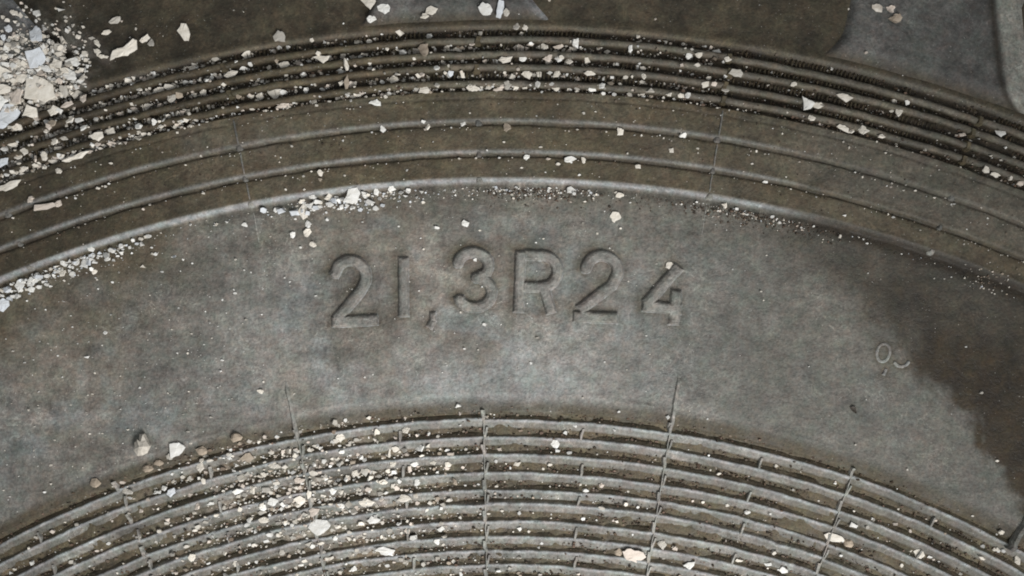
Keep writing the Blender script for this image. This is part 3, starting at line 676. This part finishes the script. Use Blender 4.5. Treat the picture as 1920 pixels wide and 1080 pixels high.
def place(px, py, w, h, rot, tint, kind):
    zs = rest_height(px, py, w, h)
    sw, sh = w*S, h*S
    big = max(w, h)
    if kind in 'sp':
        V, F = stone_geom(sw, sh, min(sw, sh)*(0.95 if kind == 's' else 0.55), 0.34 if kind == 's' else 0.30)
        name = 'stone' if kind == 's' else 'pebble'; mat = STONE; tilt = 0.1
        z = sorted(zs)[1]*MM + min(sw, sh)*(0.22 if kind == 's' else 0.12)
        word, cat = ('rough stone chip', 'stone') if kind == 's' else ('blunt pebble', 'pebble')
    elif kind == 'l':
        V, F = chip_geom(sw, sh, 0.00025, 0.55, 0.35, 7); name = 'leaf_scrap'; mat = LEAF; tilt = 0.3
        z = max(zs)*MM + 0.0004
        word, cat = 'curled leaf scrap', 'leaf'
    else:
        V, F = chip_geom(sw*1.03, sh*1.03, random.uniform(.00035, .0007) if big > 9 else 0.0006, random.uniform(.0, .22), shape=[((x-px)*S, -(y-py)*S) for x, y in SHAPES[(px, py)]][::-1] if (px, py) in SHAPES else None)
        if (px, py) in SHAPES: rot = 0
        name = 'paint_flake'; mat = PAINT
        tilt = 0.10 if big > 20 else 0.28
        zz = sorted(zs)
        z = (zz[-1] if big > 22 else 0.5*zz[2]+0.5*zz[-1])*MM + 0.00005
        word, cat = 'paint flake', 'paint flake'
    M = Matrix.Rotation(math.radians(rot), 4, 'Z')
    if kind == 'u':
        M = M @ Matrix.Rotation(random.uniform(.7, .95), 4, 'Y')
        z += 0.0008
    M = M @ Matrix.Rotation(random.gauss(0, tilt), 4, 'X') @ Matrix.Rotation(random.gauss(0, tilt), 4, 'Y')
    k = random.uniform(.86, 1.06)
    o = mesh_obj(name, V, F, mat, None, tuple(min(.83, c*k) for c in tint), False)
    if px < 180 and py < 235 and pol(px, py)[0] > 2745: z += random.uniform(0.0003, 0.0022)
    o.location = world(px, py, z)
    o.rotation_euler = M.to_euler()
    zone, grp = zone_of(px, py)
    ar = w/h if w > h else h/w
    shape = 'long ' if ar > 1.85 else ''
    size = 'large' if big >= 34 else ('mid-sized' if big >= 21 else ('small' if big >= 12 else 'tiny'))
    if kind == 'u': shape = 'upright '
    tw = TINTW.get(tint, 'dark brown')
    o['category'] = cat
    entries.append([o, f'{size} {shape}{tw} {word} {zone}, {spot_of(px, py)}', px, grp if cat == 'paint flake' else None, w*h])
SHAPES = {                            # outlines of the most conspicuous flakes
 (240,95): [(212,116),(216,98),(235,91),(256,75),(262,78),(261,94),(243,107),(227,109)],
 (347,62): [(335,60),(343,46),(353,47),(360,66),(357,79),(349,79)],
 (85,172): [(60,190),(62,152),(78,146),(112,164),(116,186),(96,197)],
 (598,991): [(576,991),(579,981),(591,975),(613,976),(620,986),(609,998),(594,1006)],
 (333,841): [(318,832),(337,829),(349,838),(336,854),(322,859)],
 (1190,1043): [(1167,1034),(1183,1029),(1207,1036),(1213,1046),(1194,1058),(1175,1051)],
 (1154,407): [(1143,407),(1148,397),(1160,398),(1165,408),(1152,418)],
 (661,363): [(645,379),(654,355),(672,352),(677,364),(671,381)],
 (1566,1009): [(1547,1004),(1556,1000),(1580,1007),(1586,1014),(1577,1019),(1552,1013)],
 (698,975): [(687,978),(695,968),(714,976),(707,982),(692,984)],
 (726,1035): [(700,1033),(718,1027),(740,1034),(736,1046),(722,1044)],
 (606,115): [(589,112),(600,107),(621,109),(618,116),(609,123)],
 (937,22): [(931,26),(936,5),(945,8),(943,30),(938,41),(930,38)],
 (517,178): [(502,173),(531,169),(525,182),(516,188)],
 (1375,140): [(1361,142),(1368,133),(1384,134),(1390,143),(1386,149),(1372,147)],
 (1510,196): [(1499,183),(1510,190),(1522,197),(1515,207),(1500,211)],
 (693,10): [(679,6),(690,-4),(705,0),(708,8),(697,24),(688,16)],
}
PIECES = sorted(PIECES, key=lambda p: -p[2]*p[3])
flakes = [p for p in PIECES if p[6] in 'fu']; others = [p for p in PIECES if p[6] not in 'fu']
for p in flakes[:300] + others: place(*p)
minor = flakes[300:]
by = {}
for e in entries: by.setdefault(e[1], []).append(e)
for lab, es in by.items():
    es.sort(key=lambda e: e[2])
    n = len(es)
    wd = {2: ['left one', 'right one'], 3: ['left one', 'middle one', 'right one']}.get(n, ['leftmost', 'second', 'third', 'fourth', 'fifth', 'sixth', 'seventh', 'eighth', 'ninth', 'tenth'])
    for i, e in enumerate(es):
        l = lab
        if n > 1:
            l = f'{lab}, {wd[min(i, 9)]}' + (' from left' if n > 3 and i else '')
            if n == 2 and max(x[4] for x in es) > 1.15*min(x[4] for x in es):
                l = f"{lab}, {'larger' if e[4] == max(x[4] for x in es) else 'smaller'} one"
            if n == 3:
                rk = sorted(x[4] for x in es)
                if rk[1] > 1.08*rk[0] and rk[2] > 1.08*rk[1]: l = f"{lab}, {['smallest', 'middling', 'largest'][rk.index(e[4])]} one"
        e[0]['label'] = l
        if e[3]: e[0]['group'] = e[3]

# ------------------------------------------------------------------ crumbs nobody could count
def crumbs(name, label, items, mat):
    V = []; F = []; T = []
    for (px, py, w, h, z, tint) in items:
        n = random.choice((3, 4, 4, 5, 6)); a0 = random.random()*6.28
        b = len(V); t = random.uniform(.2, .65)*min(w, h)*S
        tx, ty = random.gauss(0, .35), random.gauss(0, .35)
        c0 = world(px, py, z)
        for lev in (0, 1):
            for i in range(n):
                a = a0 + 6.283*(i+random.uniform(-.3, .3))/n
                k = (1.0 if lev == 0 else 0.8)*random.uniform(.8, 1.2)
                x, y = math.cos(a)*w*S/2*k, math.sin(a)*h*S/2*k
                V.append((c0.x+x, c0.y+y, c0.z + lev*t + x*tx + y*ty - (0.0002 if lev == 0 else 0)))
                T.append(tint)
        for i in range(n):
            j = (i+1) % n
            F.append((b+i, b+j, b+n+j, b+n+i))
        F.append(tuple(b+n+i for i in range(n)))
    o = mesh_obj(name, V, F, mat, None, np.array(T), False)
    o['kind'] = 'stuff'; o['label'] = label; o['category'] = 'crumbs'
    return o
def sizes(lo, hi): return lo*(hi/lo)**(random.random()**2.2)
pale = []; dark = []
def add(lst, px, py, s, tints, sink=0.0):
    if not (-60 < px < 1980 and -60 < py < 1140): return
    r, t = pol(px, py)
    z = surf_z(r, t)*MM - sink
    k = random.uniform(.7, 1.08)
    tn = random.choice(tints)
    lst.append((px, py, s*random.uniform(.8, 1.5), s*random.uniform(.7, 1.1), z, tuple(c*k for c in tn)))
for p in minor: add(pale, p[0], p[1], 0.5*(p[2]+p[3]), [p[5]])
PALES = [W_, W_, C_, C_, C_, P_, G_]; MIXED = [C_, P_, G_, T_, T_, (0.20, .15, .11)]
DIRT = [(0.07, .05, .035), (0.10, .07, .045), (0.045, .033, .022), (0.13, .085, .06), (.16, .13, .10)]
GUP = [2735, 2709, 2683, 2657, 2633]
for _ in range(620):
    rr = random.choice(GUP) + random.gauss(0, 4); px = random.gauss(120, 170) if random.random() < .55 else random.uniform(300, 1350)
    x, y = unpol(rr, math.asin((px-CX)/rr)); add(pale, x, y, sizes(5, 15), PALES)
for _ in range(420):
    x = random.gauss(600, 150); y = random.gauss(915, 62)
    if pol(x, y)[0] < 2032: add(pale, x, y, sizes(4, 15), PALES)
for _ in range(150):
    px = random.choice((random.gauss(70, 60), random.gauss(640, 60), random.gauss(170, 60))); rr = 2447 - abs(random.gauss(0, 12))
    x, y = unpol(rr, math.asin((px-CX)/rr)); add(pale, x, y, sizes(5, 15), [W_, W_, B_])
def dens_up(px): return 1.0*math.exp(-((px-60)/300)**2) + 0.42*math.exp(-((px-860)/420)**2) + 0.20
for _ in range(8200):                                   # upper grooves
    px = random.uniform(-40, 1960)
    gi = random.randrange(5)
    rr = GUP[gi] + random.gauss(0, 3.4)
    t = math.asin((px-CX)/rr)
    x, y = unpol(rr, t)
    d = dens_up(px)*(0.45 if gi == 0 and px > 300 else 1)
    if random.random() < d:
        add(pale, x, y, sizes(1.7, 11 if px < 1250 else 7), PALES if random.random() < .7 else MIXED)
    elif random.random() < .75:
        add(dark, x, y, sizes(1.8, 8), DIRT)
GLO = [2027]+[rc+8.0 - 0 for rc in RIB_LO[1:]]
for _ in range(15000):                                  # lower grooves: the floor lies just outside each crest
    px = random.uniform(-40, 1960)
    gi = random.randrange(12)
    rr = (RIB_LO[gi] + 10 + random.gauss(0, 4.0)) if gi else 2024 + random.gauss(0, 6)
    t = math.asin((px-CX)/rr)
    x, y = unpol(rr, t)
    if y > 1110: continue
    d = 0.78*math.exp(-((px-600)/190)**2)*math.exp(-((y-900)/110)**2) + 0.26*math.exp(-((px-480)/360)**2) + 0.05
    if gi == 0: d *= 0.5
    if random.random() < d:
        add(pale, x, y, sizes(2.2, 11), PALES if random.random() < .7 else MIXED)
    elif random.random() < 0.62:
        cl = fbm(np.array(x), np.array(y), 60, 501, 2)
        if cl > 0.42 or random.random() < .35:
            add(dark, x, y, sizes(2.0, 7), DIRT + [(.19, .13, .10)])
for _ in range(1500):                                   # foot of the step
    px = random.uniform(-40, 1960)
    d = 0.95*math.exp(-((px-90)/130)**2) + 1.3*math.exp(-((px-640)/100)**2) + 0.6*math.exp(-((px-960)/160)**2) + 0.10
    rr = 2450 - abs(random.gauss(0, 14 if px < 900 else 10))
    x, y = unpol(rr, math.asin((px-CX)/rr))
    if random.random() < d: add(pale, x, y, sizes(1.7, 9), [W_, W_, B_, C_])
for _ in range(900):
    px = random.gauss(1400, 80) if random.random() < .6 else random.gauss(1010, 60)
    rr = 2447 - abs(random.gauss(0, 13))
    x, y = unpol(rr, math.asin((px-CX)/rr))
    add(dark if random.random() < .75 else pale, x, y, sizes(2.0, 6), DIRT if random.random() < .8 else PALES)
for _ in range(60):
    x = random.gauss(1850, 30); y = random.gauss(525, 14)
    add(pale, x, y, sizes(2, 5), MIXED)
for _ in range(900):                                    # bands above the step
    rr = random.choice((2560, 2562, 2504, 2505, 2612)) - abs(random.gauss(0, 4)) if random.random() < .55 else random.uniform(2468, 2624)
    px = random.uniform(-40, 1960); x, y = unpol(rr, math.asin((px-CX)/rr))
    if random.random() < 0.42: add(pale, x, y, sizes(1.8, 6.0), PALES)
    elif random.random() < .6: add(dark, x, y, sizes(1.8, 4.5), DIRT)
for _ in range(2100):                                    # panel
    rr = random.uniform(2050, 2440); px = random.uniform(-40, 1960)
    x, y = unpol(rr, math.asin((px-CX)/rr))
    d = 0.75*math.exp(-((px-200)/280)**2) + 0.22*math.exp(-((px-800)/420)**2) + 0.08
    if random.random() < d: add(pale, x, y, sizes(1.3, 6.2), [W_, W_, C_, G_])
for _ in range(420):                                    # shoulder
    px = random.uniform(-40, 1960); py = random.uniform(-40, 240)
    r, t = pol(px, py)
    if r < 2752: continue
    d = 0.5*math.exp(-((px-930)/90)**2) + 0.35*math.exp(-((px-180)/160)**2) + .15
    if random.random() < d: add(pale, px, py, sizes(1.8, 7), PALES)
for _ in range(1500):                                    # under and round the heap
    x, y = random.gauss(62, 55), random.gauss(155, 55)
    if pol(x, y)[0] > 2742 and x < 175: add(pale, x, y, sizes(4, 15), PALES, -0.0002)
crumbs('paint_crumbs', 'pale crumbs of broken paint scattered in the grooves and over the tyre', pale, PAINT)
crumbs('soil_crumbs', 'dark soil crumbs packed in the grooves of the tyre', dark, STONE)
